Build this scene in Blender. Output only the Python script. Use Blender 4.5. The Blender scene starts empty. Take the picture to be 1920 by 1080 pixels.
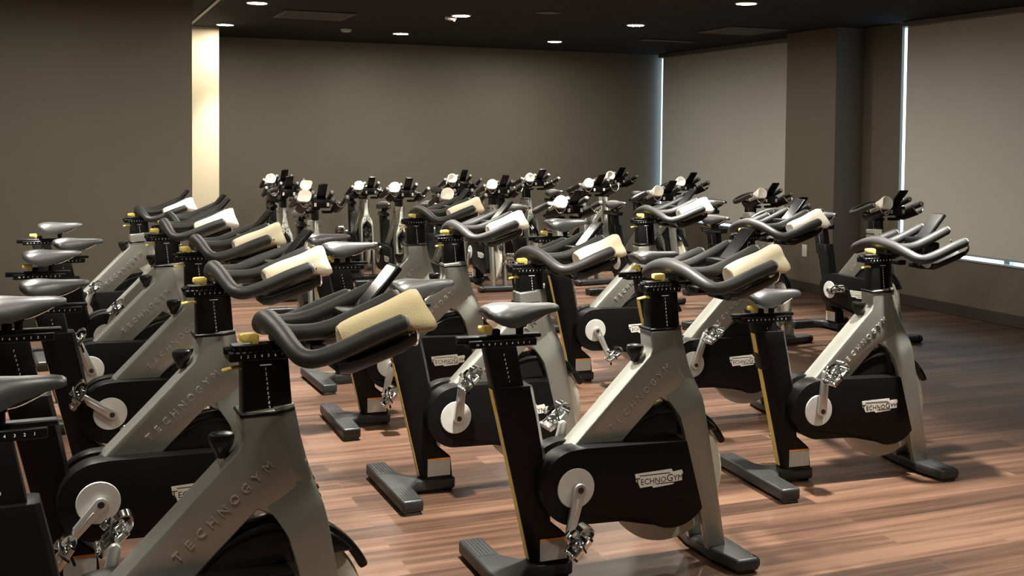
import bpy, bmesh, math, random
from mathutils import Vector, Matrix
random.seed(7)
scene = bpy.context.scene
col = scene.collection
rad = math.radians

# ------------------------------------------------------------------ camera
F_PX, PITCH, ROLL, CY, CAM_H = 2086.7, 0.0412, -0.0096, 346.1, 1.5
cam_d = bpy.data.cameras.new('camera')
cam = bpy.data.objects.new('camera', cam_d); col.objects.link(cam)
fw = Vector((0, math.cos(PITCH), -math.sin(PITCH))); up0 = Vector((0, math.sin(PITCH), math.cos(PITCH))); rt0 = Vector((1, 0, 0))
c_, s_ = math.cos(ROLL), math.sin(ROLL)
rt = rt0 * c_ - up0 * s_; up = up0 * c_ + rt0 * s_
cam.matrix_world = Matrix(((rt.x, up.x, -fw.x, 0), (rt.y, up.y, -fw.y, 0), (rt.z, up.z, -fw.z, CAM_H), (0, 0, 0, 1)))
cam_d.sensor_width = 36.0; cam_d.lens = F_PX / 1920 * 36.0
cam_d.shift_y = -(540 - CY) / 1920
cam_d.clip_start = 0.05; cam_d.clip_end = 200
scene.camera = cam

# ------------------------------------------------------------------ materials
def mat(name, base, rough=0.5, metal=0.0, spec=0.5, bump=None, vary=None, coat=0.0, sheen=0.0):
    m = bpy.data.materials.new(name); m.use_nodes = True
    nt = m.node_tree; b = nt.nodes['Principled BSDF']
    b.inputs['Base Color'].default_value = (*base, 1); b.inputs['Roughness'].default_value = rough
    b.inputs['Metallic'].default_value = metal; b.inputs['Specular IOR Level'].default_value = spec
    if coat: b.inputs['Coat Weight'].default_value = coat; b.inputs['Coat Roughness'].default_value = 0.15
    if sheen: b.inputs['Sheen Weight'].default_value = sheen
    if bump or vary:
        tc = nt.nodes.new('ShaderNodeTexCoord'); n = nt.nodes.new('ShaderNodeTexNoise')
        sc = (bump or vary)[0]; n.inputs['Scale'].default_value = sc; n.inputs['Detail'].default_value = 4
        nt.links.new(tc.outputs['Object'], n.inputs['Vector'])
        if bump:
            bp = nt.nodes.new('ShaderNodeBump'); bp.inputs['Strength'].default_value = bump[1]; bp.inputs['Distance'].default_value = bump[2]
            nt.links.new(n.outputs['Fac'], bp.inputs['Height']); nt.links.new(bp.outputs['Normal'], b.inputs['Normal'])
        if vary:
            rp = nt.nodes.new('ShaderNodeValToRGB'); k = vary[1]
            rp.color_ramp.elements[0].position = 0.3; rp.color_ramp.elements[1].position = 0.7
            rp.color_ramp.elements[0].color = (*[x * (1 - k) for x in base], 1); rp.color_ramp.elements[1].color = (*[min(1, x * (1 + k)) for x in base], 1)
            nt.links.new(n.outputs['Fac'], rp.inputs['Fac']); nt.links.new(rp.outputs['Color'], b.inputs['Base Color'])
    return m

M = {}
M['silver'] = mat('silver_paint', (0.37, 0.37, 0.325), 0.32, 0.78, 0.5, bump=(900, 0.05, 0.0004))
M['silver_lit'] = mat('silver_lit_lettering', (0.6, 0.59, 0.53), 0.28, 0.8, vary=(80, 0.05))  # frame silver made lighter: light on the letter edges put into the colour
M['black'] = mat('black_plastic', (0.003, 0.003, 0.003), 0.38, 0, 0.2, bump=(700, 0.12, 0.0004))
M['post'] = mat('black_powder_coat', (0.003, 0.003, 0.003), 0.38, 0, 0.2, bump=(900, 0.1, 0.0004))
M['gloss'] = mat('gloss_black', (0.006, 0.006, 0.006), 0.2, 0, 0.4, vary=(20, 0.1))
M['rubber'] = mat('rubber_grip', (0.015, 0.015, 0.0148), 0.5, 0, 0.5, bump=(1200, 0.15, 0.0004))
M['foot'] = mat('base_plastic', (0.016, 0.017, 0.017), 0.42, 0, 0.4, bump=(800, 0.15, 0.0005))
M['saddle'] = mat('saddle_vinyl', (0.018, 0.018, 0.0175), 0.37, 0, 1.0, bump=(500, 0.08, 0.0004))
M['chrome'] = mat('chrome', (0.8, 0.8, 0.78), 0.13, 1.0, vary=(60, 0.15))
M['alloy'] = mat('brushed_alloy', (0.6, 0.59, 0.56), 0.34, 0.85, bump=(300, 0.05, 0.0004))
M['disc'] = mat('grey_disc', (0.5, 0.49, 0.45), 0.45, 0.3, vary=(30, 0.05))
M['flywheel'] = mat('flywheel_paint', (0.6, 0.57, 0.48), 0.45, 0.1, vary=(25, 0.06))
M['yellow'] = mat('yellow_plastic', (0.66, 0.5, 0.11), 0.35, vary=(40, 0.08))
M['strip'] = mat('yellow_strip', (0.5, 0.36, 0.07), 0.45, vary=(40, 0.08))
M['cap'] = mat('bar_end_cap', (0.22, 0.22, 0.21), 0.3, vary=(60, 0.05))
M['white'] = mat('white_print', (0.75, 0.74, 0.68), 0.5, vary=(50, 0.05))
M['plate'] = mat('logo_plate', (0.62, 0.6, 0.53), 0.4, vary=(50, 0.04))
M['sticker'] = mat('sticker', (0.36, 0.34, 0.3), 0.5, vary=(60, 0.06))
M['orange'] = mat('sticker_orange', (0.75, 0.25, 0.03), 0.5, vary=(60, 0.06))
M['ink'] = mat('black_ink', (0.01, 0.01, 0.01), 0.5, vary=(60, 0.1))
M['towel'] = mat('towel_cotton', (0.66, 0.55, 0.32), 0.95, 0, 0.1, bump=(260, 0.6, 0.003), sheen=0.3)
M['towelc'] = mat('towel_cotton_cream', (0.78, 0.69, 0.50), 0.95, 0, 0.1, bump=(260, 0.6, 0.003), sheen=0.3)
M['towelw'] = mat('towel_cotton_white', (0.8, 0.75, 0.64), 0.95, 0, 0.1, bump=(260, 0.6, 0.003), sheen=0.3)
M['screen'] = mat('console_screen', (0.012, 0.013, 0.014), 0.12, 0, 0.45, vary=(30, 0.1))
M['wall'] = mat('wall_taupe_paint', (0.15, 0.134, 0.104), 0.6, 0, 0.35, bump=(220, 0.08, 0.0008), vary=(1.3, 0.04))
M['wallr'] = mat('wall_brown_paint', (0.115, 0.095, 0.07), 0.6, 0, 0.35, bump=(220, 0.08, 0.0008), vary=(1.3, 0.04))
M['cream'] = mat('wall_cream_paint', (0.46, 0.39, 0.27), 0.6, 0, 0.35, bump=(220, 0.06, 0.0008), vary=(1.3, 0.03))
M['base'] = mat('baseboard_vinyl', (0.035, 0.028, 0.022), 0.45, vary=(8, 0.08))
M['outlet'] = mat('outlet_plastic', (0.6, 0.57, 0.5), 0.4, vary=(40, 0.03))
M['alum'] = mat('window_aluminium', (0.45, 0.47, 0.5), 0.4, 0.6, vary=(12, 0.05))
M['trimc'] = mat('ceiling_trim', (0.12, 0.115, 0.1), 0.5, vary=(12, 0.05))
M['grille'] = mat('vent_grille', (0.05, 0.05, 0.047), 0.6, vary=(12, 0.05))
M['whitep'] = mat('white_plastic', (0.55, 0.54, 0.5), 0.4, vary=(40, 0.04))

def emit(name, colr, st):
    m = bpy.data.materials.new(name); m.use_nodes = True; nt = m.node_tree
    b = nt.nodes['Principled BSDF']; b.inputs['Base Color'].default_value = (0.8, 0.8, 0.8, 1)
    b.inputs['Emission Color'].default_value = (*colr, 1); b.inputs['Emission Strength'].default_value = st
    return m
M['lamp'] = emit('lamp_lens', (1, 0.93, 0.8), 110)
M['led'] = emit('red_led', (1, 0.08, 0.02), 14)

# planks run along the back wall; ceiling grid along both room axes
GANG = math.atan2(0.3736, 0.9276)
def floor_mat():
    m = bpy.data.materials.new('wood_plank_floor'); m.use_nodes = True; nt = m.node_tree; L = nt.links; N = nt.nodes
    b = N['Principled BSDF']
    geo = N.new('ShaderNodeNewGeometry'); mp = N.new('ShaderNodeMapping'); mp.vector_type = 'POINT'
    mp.inputs['Rotation'].default_value = (0, 0, -GANG); L.new(geo.outputs['Position'], mp.inputs['Vector'])
    br = N.new('ShaderNodeTexBrick'); br.offset = 0.37; br.offset_frequency = 2
    br.inputs['Color1'].default_value = (0, 0, 0, 1); br.inputs['Color2'].default_value = (1, 1, 1, 1); br.inputs['Mortar'].default_value = (0.5, 0.5, 0.5, 1)
    br.inputs['Scale'].default_value = 1; br.inputs['Brick Width'].default_value = 1.1; br.inputs['Row Height'].default_value = 0.125
    br.inputs['Mortar Size'].default_value = 0.0016; br.inputs['Mortar Smooth'].default_value = 0.2; br.inputs['Bias'].default_value = 0
    L.new(mp.outputs['Vector'], br.inputs['Vector'])
    # grain stretched along the plank, shifted per plank
    sc = N.new('ShaderNodeMapping'); sc.inputs['Scale'].default_value = (1.1, 26, 1); L.new(mp.outputs['Vector'], sc.inputs['Vector'])
    add = N.new('ShaderNodeVectorMath'); add.operation = 'ADD'; L.new(sc.outputs['Vector'], add.inputs[0])
    ml = N.new('ShaderNodeVectorMath'); ml.operation = 'SCALE'; ml.inputs['Scale'].default_value = 9; L.new(br.outputs['Color'], ml.inputs[0]); L.new(ml.outputs['Vector'], add.inputs[1])
    n1 = N.new('ShaderNodeTexNoise'); n1.inputs['Scale'].default_value = 1.0; n1.inputs['Detail'].default_value = 5; n1.inputs['Distortion'].default_value = 0.4
    L.new(add.outputs['Vector'], n1.inputs['Vector'])
    mix = N.new('ShaderNodeMath'); mix.operation = 'MULTIPLY_ADD'; mix.inputs[1].default_value = 0.30
    sep = N.new('ShaderNodeSeparateColor'); L.new(br.outputs['Color'], sep.inputs['Color']); L.new(sep.outputs['Red'], mix.inputs[0])
    m2 = N.new('ShaderNodeMath'); m2.operation = 'MULTIPLY'; m2.inputs[1].default_value = 0.75; L.new(n1.outputs['Fac'], m2.inputs[0]); L.new(m2.outputs[0], mix.inputs[2])
    rp = N.new('ShaderNodeValToRGB'); e = rp.color_ramp.elements
    e[0].position = 0.34; e[0].color = (0.031, 0.016, 0.010, 1); e[1].position = 0.74; e[1].color = (0.128, 0.070, 0.044, 1)
    k = rp.color_ramp.elements.new(0.52); k.color = (0.064, 0.033, 0.0205, 1)
    L.new(mix.outputs[0], rp.inputs['Fac'])
    mm = N.new('ShaderNodeMix'); mm.data_type = 'RGBA'; mm.inputs[7].default_value = (0.09, 0.045, 0.026, 1)
    L.new(br.outputs['Fac'], mm.inputs[0]); L.new(rp.outputs['Color'], mm.inputs[6]); L.new(mm.outputs[2], b.inputs['Base Color'])
    b.inputs['Roughness'].default_value = 0.36; b.inputs['Specular IOR Level'].default_value = 0.35
    bp = N.new('ShaderNodeBump'); bp.inputs['Strength'].default_value = 0.12; bp.inputs['Distance'].default_value = 0.002
    L.new(n1.outputs['Fac'], bp.inputs['Height']); L.new(bp.outputs['Normal'], b.inputs['Normal'])
    return m
def ceil_mat():
    m = bpy.data.materials.new('black_ceiling_tiles'); m.use_nodes = True; nt = m.node_tree; L = nt.links; N = nt.nodes
    b = N['Principled BSDF']; geo = N.new('ShaderNodeNewGeometry'); mp = N.new('ShaderNodeMapping')
    mp.inputs['Rotation'].default_value = (0, 0, -GANG); L.new(geo.outputs['Position'], mp.inputs['Vector'])
    br = N.new('ShaderNodeTexBrick'); br.offset = 0; br.inputs['Brick Width'].default_value = 0.61; br.inputs['Row Height'].default_value = 0.61
    br.inputs['Scale'].default_value = 1; br.inputs['Mortar Size'].default_value = 0.01
    br.inputs['Color1'].default_value = (0.011, 0.011, 0.010, 1); br.inputs['Color2'].default_value = (0.014, 0.014, 0.013, 1); br.inputs['Mortar'].default_value = (0.02, 0.02, 0.019, 1)
    L.new(mp.outputs['Vector'], br.inputs['Vector']); L.new(br.outputs['Color'], b.inputs['Base Color']); b.inputs['Roughness'].default_value = 0.85
    b.inputs['Specular IOR Level'].default_value = 0.2
    return m
def blind_mat():
    m = bpy.data.materials.new('roller_blind_fabric'); m.use_nodes = True; nt = m.node_tree; L = nt.links; N = nt.nodes
    b = N['Principled BSDF']; b.inputs['Base Color'].default_value = (0.5, 0.49, 0.44, 1); b.inputs['Roughness'].default_value = 0.8
    tc = N.new('ShaderNodeTexCoord'); n = N.new('ShaderNodeTexNoise'); n.inputs['Scale'].default_value = 400; L.new(tc.outputs['Object'], n.inputs['Vector'])
    bp = N.new('ShaderNodeBump'); bp.inputs['Strength'].default_value = 0.1; bp.inputs['Distance'].default_value = 0.001; L.new(n.outputs['Fac'], bp.inputs['Height']); L.new(bp.outputs['Normal'], b.inputs['Normal'])
    t = N.new('ShaderNodeBsdfTranslucent'); t.inputs['Color'].default_value = (0.36, 0.34, 0.3, 1)
    mx = N.new('ShaderNodeMixShader'); mx.inputs[0].default_value = 0.06
    L.new(b.outputs[0], mx.inputs[1]); L.new(t.outputs[0], mx.inputs[2]); L.new(mx.outputs[0], N['Material Output'].inputs['Surface'])
    return m
def glass_mat():
    m = bpy.data.materials.new('window_glass'); m.use_nodes = True; nt = m.node_tree; L = nt.links; N = nt.nodes
    t = N.new('ShaderNodeBsdfTransparent'); t.inputs['Color'].default_value = (0.9, 0.96, 1, 1)
    g = N.new('ShaderNodeBsdfGlossy'); g.inputs['Roughness'].default_value = 0.03
    mx = N.new('ShaderNodeMixShader'); mx.inputs[0].default_value = 0.06
    L.new(t.outputs[0], mx.inputs[1]); L.new(g.outputs[0], mx.inputs[2]); L.new(mx.outputs[0], N['Material Output'].inputs['Surface'])
    return m
M['floor'] = floor_mat(); M['ceiling'] = ceil_mat(); M['blind'] = blind_mat(); M['glass'] = glass_mat()

# ------------------------------------------------------------------ mesh helpers
def finish(bm, name, mats, smooth=38):
    me = bpy.data.meshes.new(name)
    bmesh.ops.recalc_face_normals(bm, faces=bm.faces)
    bm.to_mesh(me); bm.free()
    for m in (mats if isinstance(mats, (list, tuple)) else [mats]): me.materials.append(M[m])
    me.shade_smooth(); me.set_sharp_from_angle(angle=rad(smooth))
    return me
def bevel(bm, geom_faces, w, seg=2, ang=25):
    if w <= 0: return
    fs = set(geom_faces); es = set()
    for f in fs:
        for e in f.edges:
            if len(e.link_faces) == 2 and e.calc_face_angle(0) > rad(ang): es.add(e)
    bmesh.ops.bevel(bm, geom=list(es), offset=w, segments=seg, affect='EDGES', profile=0.5, clamp_overlap=True)
def prism(bm, pts, a, b, w=0.0, seg=2, plane='xz', ang=25, mi=0, taper=None):
    """pts in the (x, z) plane extruded along y from a to b ('xz'), or (x, y) along z ('xy')"""
    P = (lambda p, d: Vector((p[0], d, p[1]))) if plane == 'xz' else (lambda p, d: Vector((p[0], p[1], d)))
    va = [bm.verts.new(P(p, a)) for p in pts]; vb = [bm.verts.new(P(p, b)) for p in (taper or pts)]
    n = len(pts); fs = [bm.faces.new(va), bm.faces.new(vb[::-1])]
    for i in range(n): fs.append(bm.faces.new((va[i], vb[i], vb[(i + 1) % n], va[(i + 1) % n])))
    for f in fs: f.material_index = mi
    bmesh.ops.recalc_face_normals(bm, faces=fs)
    bevel(bm, fs, w, seg, ang)
def box(bm, x0, x1, y0, y1, z0, z1, w=0.0, seg=2, mi=0):
    prism(bm, [(x0, z0), (x1, z0), (x1, z1), (x0, z1)], y0, y1, w, seg, mi=mi)
def hexa(bm, a, b, w=0.0, seg=2, mi=0):
    """loft between two quads given as 4 points each"""
    va = [bm.verts.new(Vector(p)) for p in a]; vb = [bm.verts.new(Vector(p)) for p in b]
    fs = [bm.faces.new(va), bm.faces.new(vb[::-1])]
    for i in range(4): fs.append(bm.faces.new((va[i], vb[i], vb[(i + 1) % 4], va[(i + 1) % 4])))
    for f in fs: f.material_index = mi
    bmesh.ops.recalc_face_normals(bm, faces=fs); bevel(bm, fs, w, seg)
def loft(bm, secs, w=0.0, seg=2, ang=40, mi=0):
    rows = [[bm.verts.new(Vector(p)) for p in sc] for sc in secs]; n = len(rows[0])
    fs = [bm.faces.new(rows[0]), bm.faces.new(rows[-1][::-1])]
    for a, b in zip(rows, rows[1:]):
        for i in range(n): fs.append(bm.faces.new((a[i], b[i], b[(i + 1) % n], a[(i + 1) % n])))
    for f in fs: f.material_index = mi
    bmesh.ops.recalc_face_normals(bm, faces=fs); bevel(bm, fs, w, seg, ang)
def catmull(pts, n=8):
    P = [Vector(p) for p in pts]; P = [P[0] * 2 - P[1]] + P + [P[-1] * 2 - P[-2]]; out = []
    for i in range(1, len(P) - 2):
        p0, p1, p2, p3 = P[i - 1:i + 3]
        for k in range(n):
            t = k / n
            out.append(0.5 * ((2 * p1) + (p2 - p0) * t + (2 * p0 - 5 * p1 + 4 * p2 - p3) * t * t + (3 * p1 - p0 - 3 * p2 + p3) * t ** 3))
    out.append(P[-2]); return out
def tube(bm, path, r, segs=12, round_end=True, mi=0, flat=1.0, mi_end=None):
    path = [Vector(p) for p in path]; n = len(path)
    rs = r if isinstance(r, (list, tuple)) else [r] * n
    T = [(path[min(i + 1, n - 1)] - path[max(i - 1, 0)]).normalized() for i in range(n)]
    u = T[0].orthogonal().normalized()
    if abs(T[0].z) < 0.95: u = Vector((0, 0, 1)).cross(T[0]).normalized()
    rings = []
    def ring(c, t, u, rr):
        v = t.cross(u)
        return [bm.verts.new(c + u * math.cos(2 * math.pi * k / segs) * rr + v * math.sin(2 * math.pi * k / segs) * rr * flat) for k in range(segs)]
    seq = []
    if round_end:
        for q in (0.25, 0.6, 0.88): seq.append((path[0] - T[0] * rs[0] * 0.45 * (1 - q) , T[0], rs[0] * math.sqrt(1 - (1 - q) ** 2), 0))
    for i in range(n): seq.append((path[i], T[i], rs[i], i))
    if round_end:
        for q in (0.88, 0.6, 0.25): seq.append((path[-1] + T[-1] * rs[-1] * 0.45 * (1 - q), T[-1], rs[-1] * math.sqrt(1 - (1 - q) ** 2), n - 1))
    for c, t, rr, i in seq:
        u = (u - t * u.dot(t)).normalized()
        rings.append(ring(c, t, u, rr))
    fs = []
    for a, b in zip(rings, rings[1:]):
        for k in range(segs): fs.append(bm.faces.new((a[k], a[(k + 1) % segs], b[(k + 1) % segs], b[k])))
    e = [bm.faces.new(rings[0][::-1]), bm.faces.new(rings[-1])]
    for f in fs + e: f.material_index = mi
    return rings
def lathe(bm, prof, segs=32, axis='y', c=(0, 0, 0), mi=0, a0=0, a1=2 * math.pi):
    """prof: list of (radius, height along axis)"""
    full = abs(a1 - a0 - 2 * math.pi) < 1e-6; ns = segs if full else segs + 1; rings = []
    for r, h in prof:
        row = []
        for k in range(ns):
            a = a0 + (a1 - a0) * k / segs; x, y = r * math.cos(a), r * math.sin(a)
            row.append(bm.verts.new(Vector(c) + (Vector((x, h, y)) if axis == 'y' else Vector((x, y, h)))))
        rings.append(row)
    for a, b in zip(rings, rings[1:]):
        for k in range(ns if full else ns - 1):
            f = bm.faces.new((a[k], a[(k + 1) % ns], b[(k + 1) % ns], b[k])); f.material_index = mi
    if full:
        for rr in (rings[0], rings[-1]):
            if (rr[0].co - rr[ns // 2].co).length > 1e-5:
                f = bm.faces.new(rr); f.material_index = mi
    return rings
def arc(c, r, a0, a1, n):
    return [(c[0] + r * math.cos(rad(a0 + (a1 - a0) * k / n)), c[1] + r * math.sin(rad(a0 + (a1 - a0) * k / n))) for k in range(n + 1)]
def text_into(bm, s, size, mw, depth=0.0008, small=None, mi=0):
    """flat lettering turned into mesh; mw maps the text plane (x right, y up, z out)"""
    cu = bpy.data.curves.new('lettering', 'FONT'); cu.body = s; cu.size = size; cu.extrude = depth; cu.align_x = 'CENTER'; cu.align_y = 'CENTER'; cu.resolution_u = 2
    if small is not None:
        for i in range(len(s)): cu.body_format[i].use_small_caps = s[i].islower()
        cu.small_caps_scale = small
    o = bpy.data.objects.new('lettering', cu); col.objects.link(o)
    dg = bpy.context.evaluated_depsgraph_get(); me = bpy.data.meshes.new_from_object(o.evaluated_get(dg))
    me.transform(mw); n0 = len(bm.faces); bm.from_mesh(me); bm.faces.ensure_lookup_table()
    for f in bm.faces[n0:]: f.material_index = mi
    bpy.data.objects.remove(o); bpy.data.curves.remove(cu); bpy.data.meshes.remove(me)
def side_mw(x, z, ang=0.0, y=0.0, near=True):
    """text plane lying on the bike's side: near side faces -y"""
    ca, sa = math.cos(ang), math.sin(ang)
    if near: return Matrix(((ca, -sa, 0, x), (0, 0, -1, y), (sa, ca, 0, z), (0, 0, 0, 1)))
    return Matrix(((-ca, -sa, 0, x), (0, 0, 1, y), (-sa * -1 if False else -sa * -1, ca, 0, z), (0, 0, 0, 1)))

# ------------------------------------------------------------------ the bike: x forward, y left, z up; origin on the floor below the crank
PARTS = []      # (key, name, mesh, parent key, location, group)
def part(key, name, mesh, parent=None, loc=(0, 0, 0), grp='', label=None):
    PARTS.append((key, name, mesh, parent, Vector(loc), grp, label))

# frame
bm = bmesh.new()
prism(bm, [(.305, .834), (.393, .841), (.424, .698), (.446, .640), (.385, .575), (.345, .598), (.303, .557), (.2, .456), (.09, .352), (-.03, .36), (-.045, .40), (.014, .461), (.300, .749), (.311, .772)], -.045, .045, .007, 3)
def nose(z, uf, m): return [(uf - .056, -.045, z), (uf - .047, -.045, z), (uf - .010, -m * 1.25, z), (uf, -m, z), (uf, m, z), (uf - .010, m * 1.25, z), (uf - .047, .045, z), (uf - .056, .045, z)]
loft(bm, [nose(.843, .440, .013), nose(.76, .456, .016), nose(.70, .470, .024), nose(.655, .485, .035)], .002, 2, 60)
def qs(p, r, a, bp, br, s): return [(p[0], s * a, p[1]), (r[0], s * a, r[1]), (r[0], s * br, r[1]), (p[0] - .020, s * (bp * .35 + br * .65), p[1] - .014), (p[0], s * bp, p[1])]
for s in (-1, 1):
    loft(bm, [qs((.4675, .712), (.356, .607), .0, .022, .0435, s), qs((.474, .690), (.372, .592), .0, .026, .0475, s), qs((.484, .655), (.388, .570), .0, .040, .0555, s), qs((.4935, .625), (.402, .548), .0, .053, .0635, s),
              qs((.499, .610), (.409, .536), .008, .058, .0665, s), qs((.503, .598), (.415, .525), .022, .063, .069, s), qs((.507, .580), (.420, .506), .038, .066, .070, s), qs((.512, .560), (.427, .483), .047, .068, .0705, s), qs((.560, .300), (.477, .275), .049, .071, .073, s), qs((.604, .045), (.527, .045), .051, .074, .076, s)], .004, 2, 50)
part('frame', 'frame', finish(bm, 'frame', 'silver'))
# raised maker's lettering along the down tube, both sides
T0, T1 = Vector((.158, .51)), Vector((.369, .701)); an = math.atan2(T1.y - T0.y, T1.x - T0.x)
bm = bmesh.new(); bm2 = bmesh.new()
for i, ch in enumerate('TECHNOGYM'):
    p = T0.lerp(T1, i / 8); text_into(bm, ch, .032, side_mw(p.x, p.y, an, -.0450), .0038)
    p2 = T1.lerp(T0, i / 8)
    text_into(bm2, ch, .032, Matrix(((-math.cos(an), math.sin(an), 0, p2.x), (0, 0, 1, .0450), (-math.sin(an), -math.cos(an), 0, p2.y), (0, 0, 0, 1))) @ Matrix.Rotation(math.pi, 4, 'Z') @ Matrix.Rotation(math.pi, 4, 'Z'), .0038)
part('letters', 'raised_lettering', finish(bm, 'raised_lettering', 'silver_lit'), 'frame')
part('letters2', 'raised_lettering', finish(bm2, 'raised_lettering', 'silver_lit'), 'frame')
# star emblem on the fork crown
bm = bmesh.new()
fn = Vector((.95, 0, .30)).normalized(); fx = Vector((0, 1, 0)); fy = fn.cross(fx)
c0 = Vector((.4975, 0, .624))
def disk(c, r, n=10, d=.003):
    va = [bm.verts.new(c + fx * r * math.cos(2 * math.pi * k / n) + fy * r * math.sin(2 * math.pi * k / n)) for k in range(n)]
    vb = [bm.verts.new(v.co + fn * d) for v in va]
    bm.faces.new(vb); bm.faces.new(va[::-1])
    for k in range(n): bm.faces.new((va[k], va[(k + 1) % n], vb[(k + 1) % n], vb[k]))
for k in range(5):
    a = math.pi / 2 + 2 * math.pi * k / 5
    disk(c0 + fx * .024 * math.cos(a) + fy * .024 * math.sin(a), .0062)
st = [(.011 if k % 2 == 0 else .005, math.pi / 2 + math.pi * k / 5) for k in range(10)]
va = [bm.verts.new(c0 + fx * r * math.cos(a) + fy * r * math.sin(a) + fn * .003) for r, a in st]; bm.faces.new(va)
part('star', 'star_emblem', finish(bm, 'star_emblem', 'ink'), 'frame')
# flywheel and its guard
FC = (.39, .305)
bm = bmesh.new()
lathe(bm, [(.03, -.018), (.10, -.016), (.15, -.010), (.185, -.010), (.195, -.014), (.224, -.014), (.231, -.008), (.231, .008), (.224, .014), (.195, .014), (.185, .010), (.15, .010), (.10, .016), (.03, .018)], 56, 'y', (FC[0], 0, FC[1]))
part('flywheel', 'flywheel', finish(bm, 'flywheel', 'flywheel'))
bm = bmesh.new()
prism(bm, arc(FC, .264, 24, 166, 30) + arc(FC, .240, 166, 24, 30), -.024, .024, .008, 2)
prism(bm, arc(FC, .252, 38, 146, 24), -.038, .038, .012, 3)
tube(bm, [(x, -.036, z) for x, z in arc(FC, .243, 60, 146, 16)], .0075, 8)
tube(bm, [(x, .036, z) for x, z in arc(FC, .243, 60, 146, 16)], .0075, 8)
part('guard', 'flywheel_guard', finish(bm, 'flywheel_guard', 'gloss'))
# chain guard
GP = [(.419, .454), (.035, .463)] + arc((0, .333), .128, 84, 262, 22)[1:] + [(.17, .2), (.262, .2)] + arc((.368, .302), .149, 222, 322, 14)
bm = bmesh.new(); prism(bm, GP, -.105, -.020, .011, 3, ang=30)
part('chain', 'chain_guard', finish(bm, 'chain_guard', 'black'))
bm = bmesh.new(); prism(bm, GP, .020, .082, .011, 3, ang=30)
part('chainl', 'side_guard', finish(bm, 'side_guard', 'black'))
for sgn, pk, yy in ((-1, 'chain', .1062), (1, 'chainl', .0832)):
    LP = [(125, 290), (405, 280), (418, 301), (485, 294), (495, 308), (490, 368), (430, 372), (420, 388), (265, 398), (258, 384), (165, 389), (150, 352), (135, 346)]
    k = .187 / 370; PL = [(.3105 + (x - 310) * k * (1 if sgn < 0 else -1), .331 - (y_ - 342) * k) for x, y_ in LP]
    bm = bmesh.new(); prism(bm, PL, sgn * (yy - .003), sgn * yy, 0)
    mw = side_mw(.3105, .3295, 0.02, -yy - .0002) if sgn < 0 else Matrix(((-1, 0, 0, .3105), (0, 0, 1, yy + .0002), (0, 1, 0, .3295), (0, 0, 0, 1)))
    text_into(bm, 'TechnoGym', .0365, mw, .0004, .78, mi=1)
    for (x0, x1, z0, z1) in ((-.075, .042, .0165, .0195), (-.012, .062, -.0175, -.0145)):
        d = 1 if sgn < 0 else -1; a, b2 = sorted((.3105 + x0 * d, .3105 + x1 * d))
        box(bm, a, b2, min(sgn * yy, sgn * (yy + .0005)), max(sgn * yy, sgn * (yy + .0005)), .331 + z0, .331 + z1, 0, mi=1)
    part('logo%d' % sgn, 'logo_plate', finish(bm, 'logo_plate', ['plate', 'ink']), pk)
    bm = bmesh.new(); lathe(bm, [(.0, yy * sgn * 1.0), (.066, yy * sgn), (.068, (yy + .002) * sgn), (.066, (yy + .005) * sgn), (.02, (yy + .006) * sgn), (0.0, (yy + .006) * sgn)][1:5], 36, 'y', (-.006, 0, .333))
    part('disc%d' % sgn, 'crank_disc', finish(bm, 'crank_disc', 'disc'))
# cranks with pedals (origin on the axle, arm along +x)
def crank_mesh(s):
    bm = bmesh.new(); o = .114 if s < 0 else .092
    y0, y1 = s * o, s * (o + .02)
    out = arc((0, 0), .021, 80, 280, 10) + arc((.165, 0), .0145, -80, 80, 8)
    prism(bm, out, min(y0, y1), max(y0, y1), .004, 2)
    yb = s * (o + .0195)
    box(bm, .03, .135, min(yb, yb + s * .002), max(yb, yb + s * .002), -.004, .004, .001, 1)
    lathe(bm, [(.011, s * (o + .018)), (.011, s * (o + .0215)), (.007, s * (o + .0215))], 14, 'y', mi=1)
    return finish(bm, 'crank_arm', ['alloy', 'ink'])
def pedal_mesh(s):
    bm = bmesh.new(); y0 = .022
    tube(bm, [(0, s * .0, 0), (0, s * .105, 0)], .007, 10, mi=0)
    a, b2 = sorted((s * y0, s * (y0 + .085)))
    box(bm, -.020, .020, a + .018, b2 - .018, -.014, .014, .005, 2, mi=0)          # axle housing
    for x in (-.045, .033):
        box(bm, x, x + .012, a, b2, -.009, .009, .003, 1, mi=0)                     # cage bars
        for k in range(6): box(bm, x + .001, x + .011, a + .004 + k * .0145, a + .010 + k * .0145, .008, .0135, .001, 1, mi=0)
    for y in (a, b2 - .010): box(bm, -.045, .045, y, y + .010, -.009, .009, .003, 1, mi=0)
    box(bm, -.016, .012, (a + b2) / 2 - .018, (a + b2) / 2 + .018, .013, .022, .004, 2, mi=0)
    box(bm, -.036, .036, a + .012, b2 - .012, -.006, .006, .002, 1, mi=0)
    ym = (a + b2) / 2
    P = catmull([(.042, 0, -.002), (.060, 0, .000), (.072, 0, .012), (.070, 0, .026), (.054, 0, .036), (.036, 0, .036)], 4); hw = [.036 - .016 * k / (len(P) - 1) for k in range(len(P))]
    loft(bm, [[(p.x, ym - w_, p.z), (p.x, ym + w_, p.z), (p.x - .003, ym + w_, p.z - .003), (p.x - .003, ym - w_, p.z - .003)] for p, w_ in zip(P, hw)], 0, 1, mi=0)
    tube(bm, catmull([(.0, a + .002, -.012), (.010, a - .002, .020), (.034, ym, .040), (.010, b2 + .002, .020), (.0, b2 - .002, -.012), (-.012, b2 + .006, -.035), (-.026, b2 + .004, -.055)], 5), .0055, 6, mi=1, flat=.45)
    box(bm, -.006, .02, b2 - .004, b2 + .008, .018, .036, .002, 1, mi=0)
    return finish(bm, 'pedal', ['chrome', 'black'])
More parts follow.
